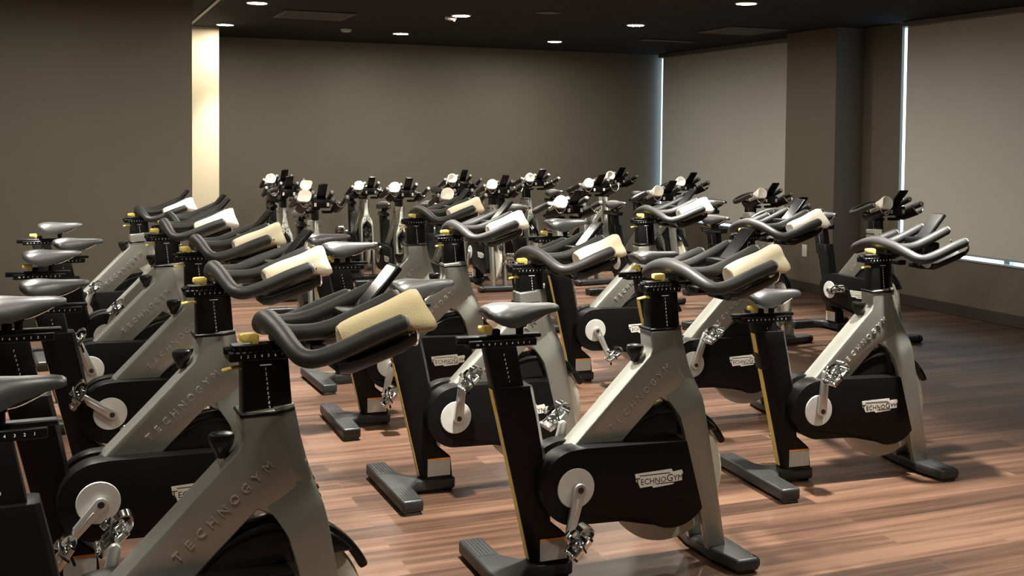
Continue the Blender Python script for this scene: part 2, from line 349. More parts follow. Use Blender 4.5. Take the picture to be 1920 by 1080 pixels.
for s, k in ((-1, 'r'), (1, 'l')):
    part('crank' + k, 'crank_arm', crank_mesh(s), None, (0, 0, .333), 'crank')
    part('pedal' + k, 'pedal', pedal_mesh(s), 'crank' + k, (.165, s * (.134 if s < 0 else .112), 0), 'pedal')
# rear post, strip, sticker
bm = bmesh.new()
rows = [(.676, -.276, -.139), (.62, -.262, -.127), (.56, -.248, -.113), (.44, -.2195, -.090), (.28, -.182, -.075), (.205, -.1645, -.066), (.165, -.155, -.02), (.15, -.152, -.004), (.055, -.130, .006)]
def psec(z, ur, uf): return [(ur, -.017, z), (ur + .022, -.034, z), (ur + .05, -.0425, z), (uf - .012, -.045, z), (uf, -.036, z), (uf, .036, z), (uf - .012, .045, z), (ur + .05, .0425, z), (ur + .022, .034, z), (ur, .017, z)]
loft(bm, [psec(*r) for r in rows], .004, 2, 55)
part('post', 'rear_post', finish(bm, 'rear_post', 'post', 30))
bm = bmesh.new()
loft(bm, [[(ur + .002, -.0165, z), (ur - .002, -.0165, z), (ur - .002, .0165, z), (ur + .002, .0165, z)] for z, ur in ((.664, -.2735), (.44, -.2195), (.205, -.1645), (.075, -.135))], .001, 1)
part('strip', 'trim_strip', finish(bm, 'trim_strip', 'strip'), 'post')
bm = bmesh.new()
box(bm, -.108, -.008, -.0472, -.0452, .075, .142, 0); box(bm, -.108, -.008, -.0476, -.0452, .1425, .150, 0, mi=1)
part('sticker', 'warning_sticker', finish(bm, 'warning_sticker', ['sticker', 'orange']), 'post')
# feet
bm = bmesh.new()
prism(bm, [(-.288, -.28), (-.200, -.28), (-.195, -.10), (-.150, -.042), (.018, -.042), (.018, .042), (-.150, .042), (-.195, .10), (-.200, .28), (-.288, .28)], .012, .062, .010, 3, 'xy')
for y in (-.262, .262): prism(bm, [(-.278, y - .016), (-.210, y - .016), (-.210, y + .016), (-.278, y + .016)], 0, .014, .002, 1, 'xy')
prism(bm, [(-.02, -.02), (.012, -.02), (.012, .02), (-.02, .02)], 0, .014, .002, 1, 'xy')
part('rfoot', 'rear_foot', finish(bm, 'rear_foot', 'foot'))
for s in (-1, 1):
    bm = bmesh.new()
    prism(bm, [(-.276, s * .10), (-.214, s * .10), (-.214, s * .262), (-.276, s * .262)], .0605, .0618, 0, 1, 'xy')
    for k in range(5): prism(bm, [(-.274 + k * .013, s * .10), (-.268 + k * .013, s * .10), (-.268 + k * .013, s * .262), (-.274 + k * .013, s * .262)], .0615, .0635, 0, 1, 'xy')
    part('tread%d' % s, 'foot_tread', finish(bm, 'foot_tread', 'rubber'), 'rfoot')
bm = bmesh.new()
prism(bm, [(.556, -.228), (.645, -.228), (.650, -.1), (.650, .1), (.645, .228), (.556, .228), (.530, .09), (.530, -.09)], .010, .055, .012, 3, 'xy')
for y in (-.205, .205): prism(bm, [(.565, y - .014), (.632, y - .014), (.632, y + .014), (.565, y + .014)], 0, .012, .002, 1, 'xy')
part('ffoot', 'front_foot', finish(bm, 'front_foot', 'foot'))
for s in (-1, 1):
    bm = bmesh.new(); lathe(bm, [(.024, -.014), (.026, -.010), (.026, .010), (.024, .014)], 20, 'y', (.634, s * .196, .030))
    part('wheel%d' % s, 'transport_wheel', finish(bm, 'transport_wheel', 'gloss'), 'ffoot')
# saddle assembly
bm = bmesh.new(); prism(bm, [(-.302, .812), (-.193, .812), (-.150, .60), (-.259, .60)], -.030, .030, .006, 2)
part('spost', 'saddle_post', finish(bm, 'saddle_post', 'black'), None, (0, 0, 0), 'spost')
bm = bmesh.new()
for k in range(7): text_into(bm, '7654321'[k], .0105, side_mw(-.2385 + k * .0034, .782 - k * .0148, 0, -.0302), .0003)
part('sscale', 'height_scale', finish(bm, 'height_scale', 'white'), 'spost')
bm = bmesh.new()
box(bm, -.360, -.120, -.030, .030, .808, .834, .003, 1)
box(bm, -.395, -.098, -.016, .016, .832, .846, .003, 1)
tube(bm, [(-.392, 0, .827), (-.355, 0, .827)], .008, 10)
part('sslide', 'saddle_slider', finish(bm, 'saddle_slider', 'black'), None, (0, 0, 0), 'spost')
bm = bmesh.new()
for i, d in enumerate(['10', '9', '8', '7', '6', '5', '4', '3', '2', '1']): text_into(bm, d, .0105, side_mw(-.332 + i * .0205, .8205, 0, -.0302), .0003)
part('sscale2', 'reach_scale', finish(bm, 'reach_scale', 'white'), 'sslide')
def knob_mesh(nm='adjuster_knob'):
    bm = bmesh.new()
    prism(bm, [(-.020, .014), (-.012, .010), (.008, .010), (.010, .000), (.024, .000), (.026, .026), (.018, .032), (-.016, .031), (-.020, .027)], -.012, .012, .004, 2)
    return finish(bm, nm, 'yellow')
def knob_stem():
    bm = bmesh.new(); lathe(bm, [(.016, -.012), (.016, .006), (.010, .010)], 14, 'z', (.014, 0, 0)); return finish(bm, 'knob_stem', 'black')
KN, KS = knob_mesh(), knob_stem()
part('sknob', 'adjuster_knob', KN, 'sslide', (-.298, 0, .848))
part('sstem', 'knob_stem', KS, 'sslide', (-.272, 0, .856))
def lever(x, y, z, nm):
    bm = bmesh.new(); tube(bm, [(0, 0, 0), (-.02, -.002, .004), (-.052, -.004, -.002)], .0065, 8, flat=.8); me = finish(bm, nm, 'yellow'); return me
bm = bmesh.new()
# saddle: lofted shell
S = [(-.305, .030, .935, .918), (-.300, .052, .942, .912), (-.285, .068, .948, .900), (-.262, .074, .953, .888), (-.232, .070, .955, .878), (-.2, .058, .953, .874), (-.168, .043, .950, .880), (-.135, .031, .948, .893), (-.1, .025, .947, .905), (-.065, .0225, .946, .914), (-.042, .020, .942, .918), (-.032, .013, .936, .922)]
rows = []
for (x, w, zt, zb) in S:
    row = []
    prof = [(-1, 0), (-1.0, .28), (-.94, .52), (-.8, .73), (-.56, .89), (-.28, .975), (0, .99), (.28, .975), (.56, .89), (.8, .73), (.94, .52), (1.0, .28), (1, 0)]
    for a, h in prof: row.append(bm.verts.new((x, a * w, zb + (zt - zb) * h)))
    for a in (.5, 0, -.5): row.append(bm.verts.new((x, a * w * .8, zb + (zt - zb) * .3)))
    rows.append(row)
for a, b2 in zip(rows, rows[1:]):
    n = len(a)
    for k in range(n): bm.faces.new((a[k], a[(k + 1) % n], b2[(k + 1) % n], b2[k]))
bm.faces.new(rows[0]); bm.faces.new(rows[-1][::-1])
bmesh.ops.subdivide_edges(bm, edges=bm.edges[:], cuts=1, smooth=0.6, use_grid_fill=True)
part('saddle', 'saddle', finish(bm, 'saddle', 'saddle', 60), None, (0, 0, 0), 'saddle')
bm = bmesh.new()
for s in (-1, 1): tube(bm, catmull([(-.27, s * .030, .905), (-.225, s * .022, .884), (-.15, s * .022, .882), (-.10, s * .014, .898), (-.055, s * .008, .922)], 5), .0036, 6)
part('rails', 'saddle_rails', finish(bm, 'saddle_rails', 'chrome'), 'saddle')
bm = bmesh.new()
box(bm, -.205, -.155, -.030, .030, .872, .892, .006, 2); tube(bm, [(-.172, 0, .835), (-.172, 0, .882)], .013, 12)
lathe(bm, [(.012, -.036), (.012, .036)], 12, 'y', (-.18, 0, .880), mi=0)
part('clamp', 'saddle_clamp', finish(bm, 'saddle_clamp', 'black'), 'saddle')
# handlebar assembly
bm = bmesh.new()
def sl(z, ur, uf): return [(ur, -.030, z), (uf - .040, -.030, z), (uf, -.013, z), (uf, .013, z), (uf - .040, .030, z), (ur, .030, z)]
loft(bm, [sl(.972, .311, .425), sl(.84, .3125, .436), sl(.70, .3145, .448)], .004, 2, 50)
prism(bm, [(.302, -.047), (.396, -.047), (.442, -.016), (.442, .016), (.396, .047), (.302, .047)], .832, .843, .003, 1, 'xy')
part('hpost', 'handlebar_post', finish(bm, 'handlebar_post', 'black'), None, (0, 0, 0), 'hpost')
bm = bmesh.new()
box(bm, .352, .380, -.0306, -.0298, .9535, .956, 0)
for k in range(10): text_into(bm, str(k + 1), .0105, side_mw(.366 + k * .0012, .944 - k * .0118, 0, -.0302), .0003)
part('hscale', 'height_scale', finish(bm, 'height_scale', 'white'), 'hpost')
part('hlev', 'adjuster_lever', lever(0, 0, 0, 'adjuster_lever'), 'hpost', (.318, -.012, .947))
bm = bmesh.new()
box(bm, .290, .428, -.034, .034, .966, .990, .003, 1); box(bm, .30, .455, -.020, .020, .990, 1.004, .002, 1); tube(bm, [(.286, 0, .990), (.31, 0, .990)], .011, 10)
for k in range(9): box(bm, .300 + k * .0145, .304 + k * .0145, -.036, .036, .9905, .9975, 0)
part('hslide', 'handlebar_slider', finish(bm, 'handlebar_slider', 'black'), None, (0, 0, 0), 'hbar0')
bm = bmesh.new()
for i in range(7): text_into(bm, str(i + 1), .0105, side_mw(.318 + i * .0165, .978, 0, -.0345), .0003)
part('hscale2', 'reach_scale', finish(bm, 'reach_scale', 'white'), 'hslide')
part('hknob', 'adjuster_knob', KN, None, (.352, 0, .998), 'hbar')
bm = bmesh.new()
cr = [(.668, -.237, 1.073), (.60, -.238, 1.050), (.52, -.239, 1.019), (.462, -.238, 1.003), (.432, -.222, 1.006), (.418, -.18, 1.022), (.410, -.11, 1.043), (.404, -.04, 1.054)]
path = catmull(cr + [(.403, 0, 1.056)] + [(x, -y, z) for x, y, z in cr[::-1]], 5)
npt = len(path); tube(bm, path, [.0215 + .006 * math.exp(-((i - npt / 2) / 9) ** 2) for i in range(npt)], 16)
for s in (-1, 1):
    tube(bm, catmull([(.410, s * .078, 1.044), (.45, s * .084, 1.038), (.52, s * .088, 1.043), (.60, s * .088, 1.072), (.695, s * .088, 1.113)], 6), .0205, 16)
for (x, y, z, t, r_) in ((.668, .237, 1.073, (.946, 0, .32), .022), (.695, .088, 1.113, (.918, 0, .396), .021)):
    for s in (-1, 1):
        p = Vector((x, s * y, z)); t_ = Vector(t); tube(bm, [p + t_ * .004, p + t_ * .0095], r_ * .72, 16, mi=2)
box(bm, .408, .450, -.040, .040, 1.000, 1.046, .010, 3, mi=1)
box(bm, .42, .60, -.030, .030, 1.005, 1.034, .010, 2, mi=1)
part('bar', 'handlebar', finish(bm, 'handlebar', ['rubber', 'black', 'cap'], 50), None, (0, 0, 0), 'hbar')
# bottle holders either side of the stem
def holder(s):
    bm = bmesh.new(); rows = []
    n = 12; yc = s * .165
    path = [(.515, .984, .050), (.54, .988, .057), (.60, 1.008, .058), (.67, 1.032, .058), (.705, 1.046, .052)]
    dirv = Vector((.94, 0, .34)); nrm = Vector((-.34, 0, .94))
    for inner in (0, 1):
        rr = []
        for (x, z, r) in path:
            r2 = r - (.006 if inner else 0); row = []
            for k in range(n + 1):
                a = rad(200 + 140 * k / n)
                row.append(bm.verts.new(Vector((x, yc, z + .012)) + Vector((0, 1, 0)) * math.cos(a) * r2 + nrm * math.sin(a) * r2))
            rr.append(row)
        rows.append(rr)
    for rr in rows:
        for a, b2 in zip(rr, rr[1:]):
            for k in range(n): bm.faces.new((a[k], a[k + 1], b2[k + 1], b2[k]))
    o, i = rows
    for e in (0, -1):
        for k in range(n): bm.faces.new((o[e][k], o[e][k + 1], i[e][k + 1], i[e][k]))
    for e in (0, -1):
        for q in range(len(path) - 1): bm.faces.new((o[q][e], o[q + 1][e], i[q + 1][e], i[q][e]))
    # arm that carries it from the stem
    a, b2 = sorted((s * .03, s * .125)); box(bm, .535, .575, a, b2, .945, .968, .006, 2)
    return finish(bm, 'bottle_holder', 'black')
def wire(s):
    bm = bmesh.new(); yc = s * .165
    tube(bm, catmull([(.695, yc - .050, 1.070), (.712, yc - .048, 1.046), (.720, yc - .026, 1.016), (.721, yc, 1.006), (.720, yc + .026, 1.016), (.712, yc + .048, 1.046), (.695, yc + .050, 1.070)], 5), .004, 8)
    return finish(bm, 'wire_loop', 'chrome')
for s, k in ((-1, 'r'), (1, 'l')):
    part('hold' + k, 'bottle_holder', holder(s), None, (0, 0, 0), 'hbar')
    part('wire' + k, 'wire_loop', wire(s), 'hold' + k)
# console
bm = bmesh.new()
box(bm, .600, .668, -.080, .080, .992, 1.058, .008, 2); box(bm, .575, .640, -.050, .050, 1.040, 1.076, .006, 2)
cb, ct = Vector((.617, 0, 1.062)), Vector((.722, 0, 1.185)); d = (ct - cb).normalized(); nn = Vector((-d.z, 0, d.x))
def slab(bm, lo, hi, w, t0, t1, bw, mi=0):
    p = [cb + d * lo + nn * t0, cb + d * hi + nn * t0, cb + d * hi + nn * t1, cb + d * lo + nn * t1]
    prism(bm, [(v.x, v.z) for v in p], -w, w, bw, 2, mi=mi)
slab(bm, 0, .162, .041, -.016, .0, .005)
part('console', 'console', finish(bm, 'console', 'black'), None, (0, 0, 0), 'hbar')
bm = bmesh.new(); slab(bm, .012, .154, .036, -.001, .0012, 0)
part('screen', 'screen', finish(bm, 'screen', 'screen'), 'console')
for s in (-1, 1):  # small pale tab at each side of the console base front
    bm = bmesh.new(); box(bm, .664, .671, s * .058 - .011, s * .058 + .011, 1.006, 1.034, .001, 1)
    part('tab%d' % s, 'pale_tab', finish(bm, 'pale_tab', 'whitep'), 'console')
# resistance lever
bm = bmesh.new(); tube(bm, [(.274, 0, .695), (.267, 0, .745)], .010, 12)
part('stalk', 'brake_lever', finish(bm, 'brake_lever', 'chrome'))
bm = bmesh.new(); lathe(bm, [(.010, .722), (.015, .726), (.018, .738), (.0265, .752), (.0305, .764), (.031, .774), (.0285, .781), (.022, .783), (.004, .782)], 22, 'z', (.266, 0, 0))
part('lknob', 'lever_knob', finish(bm, 'lever_knob', 'gloss'), 'stalk')

# ------------------------------------------------------------------ towel roll
def towel_mesh(ln, seed, r0=.040, r1=.049, drop=0.0, pw=1.0):
    rng = random.Random(seed); bm = bmesh.new(); n, segs = 18, 30; rings = []
    ph = [rng.uniform(0, 6.28) for _ in range(4)]
    for i in range(n + 1):
        t = i / n; x = -ln / 2 + ln * t; row = []
        base = r0 + (r1 - r0) * t ** pw; q_ = (1 - t) ** 1.6 * drop; edge = 1 - .10 * max(0, (abs(t - .5) - .42) / .08) ** 2
        for k in range(segs):
            a = 2 * math.pi * k / segs
            # rolled cloth: one lap ends at the outer top side and steps down
            lap = .004 * (1 - (a / (2 * math.pi)))
            w = .0016 * math.sin(3 * a + ph[0] + 4 * t) + .0014 * math.sin(9 * t + ph[1] + 2 * a) + .001 * math.sin(5 * a + ph[2])
            u_ = min(1, max(0, (t - .60) / .34)); u_ = u_ * u_ * (3 - 2 * u_)
            aa = a - 2.2; dd = (aa - rad(212) + math.pi) % (2 * math.pi) - math.pi
            r = base * edge + lap + w + (.030 + .004 * math.sin(ph[3])) * u_ * math.exp(-(dd / .42) ** 2)
            row.append(bm.verts.new((x + .003 * math.sin(2 * a + ph[3]), r * math.cos(a - 2.2) - q_ * .35, r * .97 * math.sin(a - 2.2) - q_)))
        rings.append(row)
    for a, b2 in zip(rings, rings[1:]):
        for k in range(segs): bm.faces.new((a[k], a[(k + 1) % segs], b2[(k + 1) % segs], b2[k]))
    # spiral ends sunk a little in the middle
    for row, dx in ((rings[0], .010), (rings[-1], -.010)):
        prev = row
        for q, off in ((.72, .25), (.45, .55), (.2, .9)):
            cx = sum(v.co.x for v in row) / len(row)
            cy_ = sum(v.co.y for v in row) / len(row); cz_ = sum(v.co.z for v in row) / len(row)
            new = [bm.verts.new((cx + dx * off, cy_ + (v.co.y - cy_) * q, cz_ + (v.co.z - cz_) * q)) for v in row]
            for k in range(segs): bm.faces.new((prev[k], prev[(k + 1) % segs], new[(k + 1) % segs], new[k]))
            prev = new
        bm.faces.new(prev)
    return bm
TW = [finish(towel_mesh(.215, 1), 'towel', 'towel', 70), finish(towel_mesh(.205, 2), 'towel', 'towelw', 70), finish(towel_mesh(.175, 3, .017, .051, .018, .75), 'towel', 'towelw', 70), finish(towel_mesh(.21, 5), 'towel', 'towelc', 70)]

# ------------------------------------------------------------------ bikes
def spawn(key, X, Y, h, dh, dz, su, sz, crank, label, group, bw=1.0):
    root = bpy.data.objects.new('exercise_bike', None); col.objects.link(root)
    root.empty_display_size = .1
    root.location = (X, Y, 0); root.rotation_euler = (0, 0, h)
    root['label'] = label; root['category'] = 'exercise bike'; root['group'] = group
    objs = {}
    for k, name, me, par, loc, grp, lab in PARTS:
        o = bpy.data.objects.new(name, me); col.objects.link(o)
        o.parent = objs[par] if par else root
        l = loc.copy()
        if grp == 'spost': l += Vector((-.2 * sz, 0, sz))
        elif grp == 'saddle': l += Vector((su, 0, sz))
        elif grp == 'hpost': l += Vector((-.02 * dz, 0, dz))
        elif grp == 'hbar0': l += Vector((dh * .5, 0, dz))
        elif grp == 'hbar':
            l += Vector((dh, 0, dz)); o.scale = (1, bw, 1)
        o.location = l
        if grp == 'crank':
            a = crank if k.endswith('r') else crank + math.pi
            o.rotation_euler = (0, -a, 0)
        if grp == 'pedal':
            a = crank if k.endswith('r') else crank + math.pi
            o.rotation_euler = (0, a + .35 * math.cos(a) - .75, 0)
        objs[k] = o
    return root
def towel(X, Y, h, dh, dz, side, label, group, kind, ux=.64, uz=1.062, tilt=.33, dy=.165):
    me = TW[kind]
    o = bpy.data.objects.new('rolled_towel', me); col.objects.link(o)
    p = Matrix.Translation((X, Y, 0)) @ Matrix.Rotation(h, 4, 'Z') @ Matrix.Translation((ux + dh, side * dy, uz + dz)) @ Matrix.Rotation(-tilt, 4, 'Y')
    if side > 0: p = p @ Matrix.Rotation(math.pi, 4, 'X')
    o.matrix_world = p
    o['label'] = label; o['category'] = 'towel'; o['group'] = group
GF = 'silver and black spin bikes facing the windows'
GB = 'spin bikes in the rows by the back wall'
TF = 'cream towels rolled on the spin bikes facing the windows'
TB = 'white towels rolled on the spin bikes near the back wall'
D = math.radians
BIKES = [
 # key, X, Y, heading, bar dx, bar dz, saddle dx, saddle dz, crank, towel kind / side, bike label, towel label
 ('L1', -.939, 2.554, .422, -.023, -.008, -.049, .009, -100, 0, 'nearest silver and black spin bike, cropped by the bottom left corner', 'pale yellow rolled towel on the nearest bike, largest towel in view'),
 ('L2', -1.342, 3.586, .429, -.029, -.004, -.059, .039, -132, 3, 'grey spin bike of the left row directly behind the nearest one', 'cream towel on the second bike of the left row counted from the camera'),
 ('L3', -1.712, 4.717, .425, -.041, -.014, -.046, -.054, 145, 3, 'third spin bike of the left row counted from the camera', 'cream towel on the third bike of the left row counted from the camera'),
 ('L4', -2.121, 5.585, .380, -.045, -.008, -.009, -.024, 112, 1, 'fourth spin bike of the left row counted from the camera', 'white towel just right of the foot of the cream wall strip'),
 ('L5', -2.395, 6.528, .455, -.030, -.040, .023, -.053, 75, None, 'fifth spin bike of the left row, mostly hidden, without a towel', ''),
 ('L6', -2.851, 7.346, .465, -.035, -.056, .042, -.027, 70, 1, 'farthest spin bike of the left row, standing before the plain taupe left wall', 'small white towel in front of the foot of the cream wall strip'),
 ('C1', .190, 3.782, .376, 0, 0, 0, 0, -103, 3, 'large spin bike front and centre with silver frame and low pedal', 'cream towel on the handlebar of the large front centre bike'),
 ('C2', -.261, 4.711, .395, -.021, -.050, .048, -.044, 84, 3, 'second spin bike of the centre row, its chrome pedal raised above a grey disc', 'cream towel on the second bike of the centre row, left of a high saddle'),
 ('C3', -.654, 5.792, .379, -.034, -.018, -.031, .011, -103, 1, 'third spin bike of the centre row, pedal arm hanging over its black base', 'white towel on the third bike of the centre row'),
 ('C4', -.938, 6.773, .420, -.007, -.003, -.018, -.034, 60, 3, 'farthest spin bike of the centre row, before the star forks of the back rows', 'small cream towel on the farthest bike of the centre row'),
 ('R1', 1.313, 4.896, .321, -.035, -.008, -.012, -.094, 85, None, 'silver spin bike at the right front with a bare handlebar and no towel', ''),
 ('R2', .918, 5.863, .371, 0, .0, -.01, -.03, 70, 1, 'second spin bike of the right row, partly behind the large front centre bike', 'white towel on the second bike of the right row, below the column'),
 ('R3', .490, 6.875, .327, -.019, .008, .003, .061, -64, 1, 'third spin bike of the right row, pedal arm pointing down and forward', 'white towel on the third bike of the right row, left of two small saddles'),
 ('RR1', 2.616, 8.791, -1.12, -.085, -.035, -.03, -.01, 5, 1, 'dark spin bike at far right in front of the bright slit of the right window', 'white towel roll in front of the bright slit of the right window'),
 ('RRb', 1.743, 8.703, -1.04, .015, -.086, -.029, -.044, 30, None, 'dark spin bike without a towel before the brown column, mostly hidden', ''),
 ('RR2', 2.043, 10.647, -1.063, -.028, -.058, .044, -.017, 60, 2, 'dark spin bike silhouetted against the right edge of the first blind', 'white towel against the right part of the first blind'),
 ('RR3', 1.50, 11.98, -1.059, 0, -.008, 0, .0, 10, 2, 'dark spin bike silhouetted against the left part of the first blind', 'white towel just right of the first window slit'),
 ('RR4', .90, 13.28, -1.056, 0, .005, 0, 0, 120, 2, 'farthest black spin bike, before the dark right end of the back wall', 'small white towel on the farthest bike, before the right end of the back wall'),
 ('F0', 1.10, 10.60, -1.067, -.007, -.043, .011, -.04, 200, 2, 'spin bike turned to the camera just below the first window slit', 'white towel just below the first window slit'),
 ('F2', .565, 11.977, -1.055, 0, -.033, 0, 0, 20, 2, 'spin bike turned to the camera in the back row, third from the window corner', 'white towel second from the right end of the back wall'),
 ('F3', .16, 9.20, -1.05, 0, -.070, 0, 0, 100, 2, 'lowest of the spin bikes facing the camera, right of the room\'s middle', 'lowest white towel of the back rows, between two saddles'),
 ('F4', -.015, 12.83, -1.057, 0, -.012, 0, 0, 140, 2, 'spin bike facing the camera against the middle of the back wall', 'white towel highest at the middle of the back wall'),
 ('F5', -.402, 11.40, -1.057, 0, -.032, 0, 0, -100, 2, 'spin bike facing the camera with a tall grey fork behind the centre row', 'white towel above the tall grey fork behind the centre row'),
 ('F6', -.84, 12.40, -1.057, 0, -.014, 0, 0, 75, 2, 'spin bike of the last row behind the centre row, tall console against the wall', 'upper of two white towels above the farthest handlebar of the centre row'),
 ('F7', -.719, 9.451, -1.057, 0, -.031, 0, 0, 10, 2, 'spin bike mostly hidden behind the farthest bike of the centre row', 'lower of two white towels just above the farthest handlebar of the centre row'),
 ('F8', -1.29, 10.95, -1.063, .001, -.050, .034, -.093, 35, 2, 'spin bike with a star on its fork, just left of the centre row\'s end', 'white towel just left of the centre row\'s farthest handlebar'),
 ('F9', -1.79, 12.20, -1.065, -.003, -.092, .027, -.053, 60, 2, 'spin bike facing the camera, second to the left of the centre row\'s end', 'white towel second to the left of the centre row\'s farthest handlebar'),
 ('F10', -1.761, 9.10, -1.076, -.022, -.040, .034, -.056, -30, 2, 'spin bike facing the camera with the largest console of the back rows', 'lower of two white towels touching in view, beside the largest console'),
 ('F12', -2.62, 11.79, -1.056, 0, -.012, 0, 0, 150, 2, 'spin bike by the back wall nearest the cream wall strip', 'white towel by the back wall nearest the cream wall strip'),
 ('F13', -2.334, 10.61, -1.058, 0, -.036, 0, 0, 95, 2, 'spin bike just in front of the one nearest the cream wall strip', 'upper of two white towels touching in view, above the largest console\'s towel'),
]
for (key, X, Y, h, dh, dz, su, sz, cr_, tk, lab, tlab) in BIKES:
    front = key[0] in 'LC' or key in ('R1', 'R2', 'R3')
    bw = 1.0
    if key in ('F5', 'F6', 'F7', 'F8', 'F9', 'F10', 'F12', 'F13'):       # these rows stand nearly square to the camera and have narrower bars
        px_, py_ = X + (.62 + dh) * math.cos(h), Y + (.62 + dh) * math.sin(h)
        h = -1.20; bw = .84; X, Y = px_ - (.62 + dh) * math.cos(h), py_ - (.62 + dh) * math.sin(h)
    spawn(key, X, Y, h, dh, dz, su, sz, rad(cr_), lab, GF if front else GB, bw)
    if tk is not None:
        side = 1 if key == 'F13' else -1
        towel(X, Y, h, dh, dz, side, tlab, TF if front else TB, 2 if tk == 1 and not front else tk, .655 if not front else .64, 1.070 if not front else 1.062, .33, .165 * bw)

# ------------------------------------------------------------------ room (s along the back wall, t away along the window wall)
E1 = Vector((math.cos(GANG), math.sin(GANG), 0)); E2 = Vector((-math.sin(GANG), math.cos(GANG), 0))
ROOM = Matrix(((E1.x, E2.x, 0, 0), (E1.y, E2.y, 0, 0), (0, 0, 1, 0), (0, 0, 0, 1)))
CH = 2.6; SR, TB_, SL, TF_ = 7.20, 12.72, -3.2, -2.6
def room_obj(name, bm, mats, kind='structure', parent=None, **props):
    me = finish(bm, name, mats); o = bpy.data.objects.new(name, me); col.objects.link(o)
    if parent is not None: o.parent = parent
    else: o.matrix_world = ROOM
    if kind and parent is None: o['kind'] = kind
    for k, v in props.items(): o[k] = v
    return o
bm = bmesh.new(); box(bm, SL - .2, SR + .2, TF_ - .2, TB_ + .2, -.1, 0); room_obj('floor', bm, 'floor')
bm = bmesh.new(); box(bm, SL - .2, SR + .2, TF_ - .2, TB_ + .2, CH, CH + .1); room_obj('ceiling', bm, 'ceiling')
bm = bmesh.new(); box(bm, 1.2, SR + .004, TB_, TB_ + .2, 0, CH); room_obj('wall_back', bm, 'wall')
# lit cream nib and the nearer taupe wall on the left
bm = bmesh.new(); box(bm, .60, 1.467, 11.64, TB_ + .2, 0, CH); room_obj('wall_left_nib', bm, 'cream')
bm = bmesh.new(); box(bm, SL - .2, .96, 9.3, 9.55, 0, CH); room_obj('wall_left', bm, 'wall')
bm = bmesh.new(); box(bm, .55, .75, 9.55, 11.7, 0, CH); room_obj('wall_left_recess', bm, 'wall')
bm = bmesh.new(); box(bm, SL - .2, SL, TF_, 9.3, 0, CH); room_obj('wall_left_side', bm, 'wall')
bm = bmesh.new(); box(bm, SL, SR, TF_ - .2, TF_, 0, CH); room_obj('wall_front', bm, 'wall')
# window wall with two openings: sill at SILL
SILL, WT = .50, .03
W1, W2 = (9.35, TB_), (4.6, 8.25)
HEAD = 2.58
bm = bmesh.new()
box(bm, SR, SR + WT, TF_, TB_, 0, SILL)
box(bm, SR, SR + WT, TF_, TB_, HEAD, CH)
box(bm, SR, SR + WT, TF_, W2[0], SILL, HEAD); box(bm, SR, SR + WT, W2[1], W1[0], SILL, HEAD)
room_obj('wall_right', bm, 'wallr')
bm = bmesh.new(); box(bm, 6.87, SR, 8.77, 9.56, 0, CH, .003, 1); room_obj('wall_right_column', bm, 'wallr')
for i, (a, b2) in enumerate(((9.3, 13.1), (4.5, 8.45))):
    bm = bmesh.new()
    x0, x1 = SR + WT, SR + WT + .05
    box(bm, x0, x1, a, b2, SILL - .06, SILL - .01); box(bm, x0, x1, a, b2, HEAD - .02, HEAD + .02)
    for y in (a, b2 - .05): box(bm, x0, x1, y, y + .05, SILL - .06, HEAD + .02)
    for y in ((10.4, 11.5) if i == 0 else (5.7, 6.98)): box(bm, x0, x1, y - .03, y + .03, SILL - .06, HEAD)
    f = room_obj('window_%d' % (i + 1), bm, 'alum')
    bm = bmesh.new(); box(bm, x0 + .02, x0 + .028, a, b2, SILL - .05, HEAD)
    room_obj('window_pane', bm, 'glass', parent=f)
    bm = bmesh.new(); box(bm, SR - .012, SR + WT, a + .06, (TB_ if i == 0 else 8.25), SILL - .015, SILL + .002, .002, 1)
    room_obj('window_sill', bm, 'alum', parent=f)
# baseboards
bm = bmesh.new(); box(bm, SR - .012, SR, TF_, 8.77, 0, .1, .003, 1); box(bm, SR - .012, SR, 9.56, TB_, 0, .1, .003, 1)
box(bm, 6.858, 6.87, 8.758, 9.572, 0, .1, .003, 1); box(bm, 6.87, SR, 8.758, 8.77, 0, .1, .003, 1); room_obj('baseboard_right', bm, 'base')
bm = bmesh.new(); box(bm, 1.467, SR, TB_ - .012, TB_, 0, .1, .003, 1); room_obj('baseboard_back', bm, 'base')
bm = bmesh.new(); box(bm, SL, .96, 9.288, 9.3, 0, .1, .003, 1); room_obj('baseboard_left', bm, 'base')
# roller blinds
def blind(t0, t1, zb, label, gap0):
    root = bpy.data.objects.new('roller_blind', None); col.objects.link(root)
    root.matrix_world = ROOM @ Matrix.Translation((SR - .02, (t0 + t1) / 2, 0)); root['label'] = label; root['category'] = 'window blind'
    hw = (t1 - t0) / 2
    def ch(name, bm, m): 
        o = bpy.data.objects.new(name, finish(bm, name, m)); col.objects.link(o); o.parent = root
    bm = bmesh.new(); box(bm, -.0015, .0015, -hw, hw, zb, 2.575); ch('fabric', bm, 'blind')
    bm = bmesh.new(); box(bm, -.006, .006, -hw, hw, zb - .012, zb + .006, .002, 1); ch('hem_bar', bm, 'alum')
    bm = bmesh.new(); box(bm, -.075, .015, -hw - .0, hw + .0, 2.555, 2.598, .003, 1); ch('head_rail', bm, 'trimc')
blind(9.35, 12.645, .545, 'grey roller blind between the back corner and the brown column', 0)
blind(4.55, 8.155, .545, 'grey roller blind at the right edge, right of the brown column', 0)
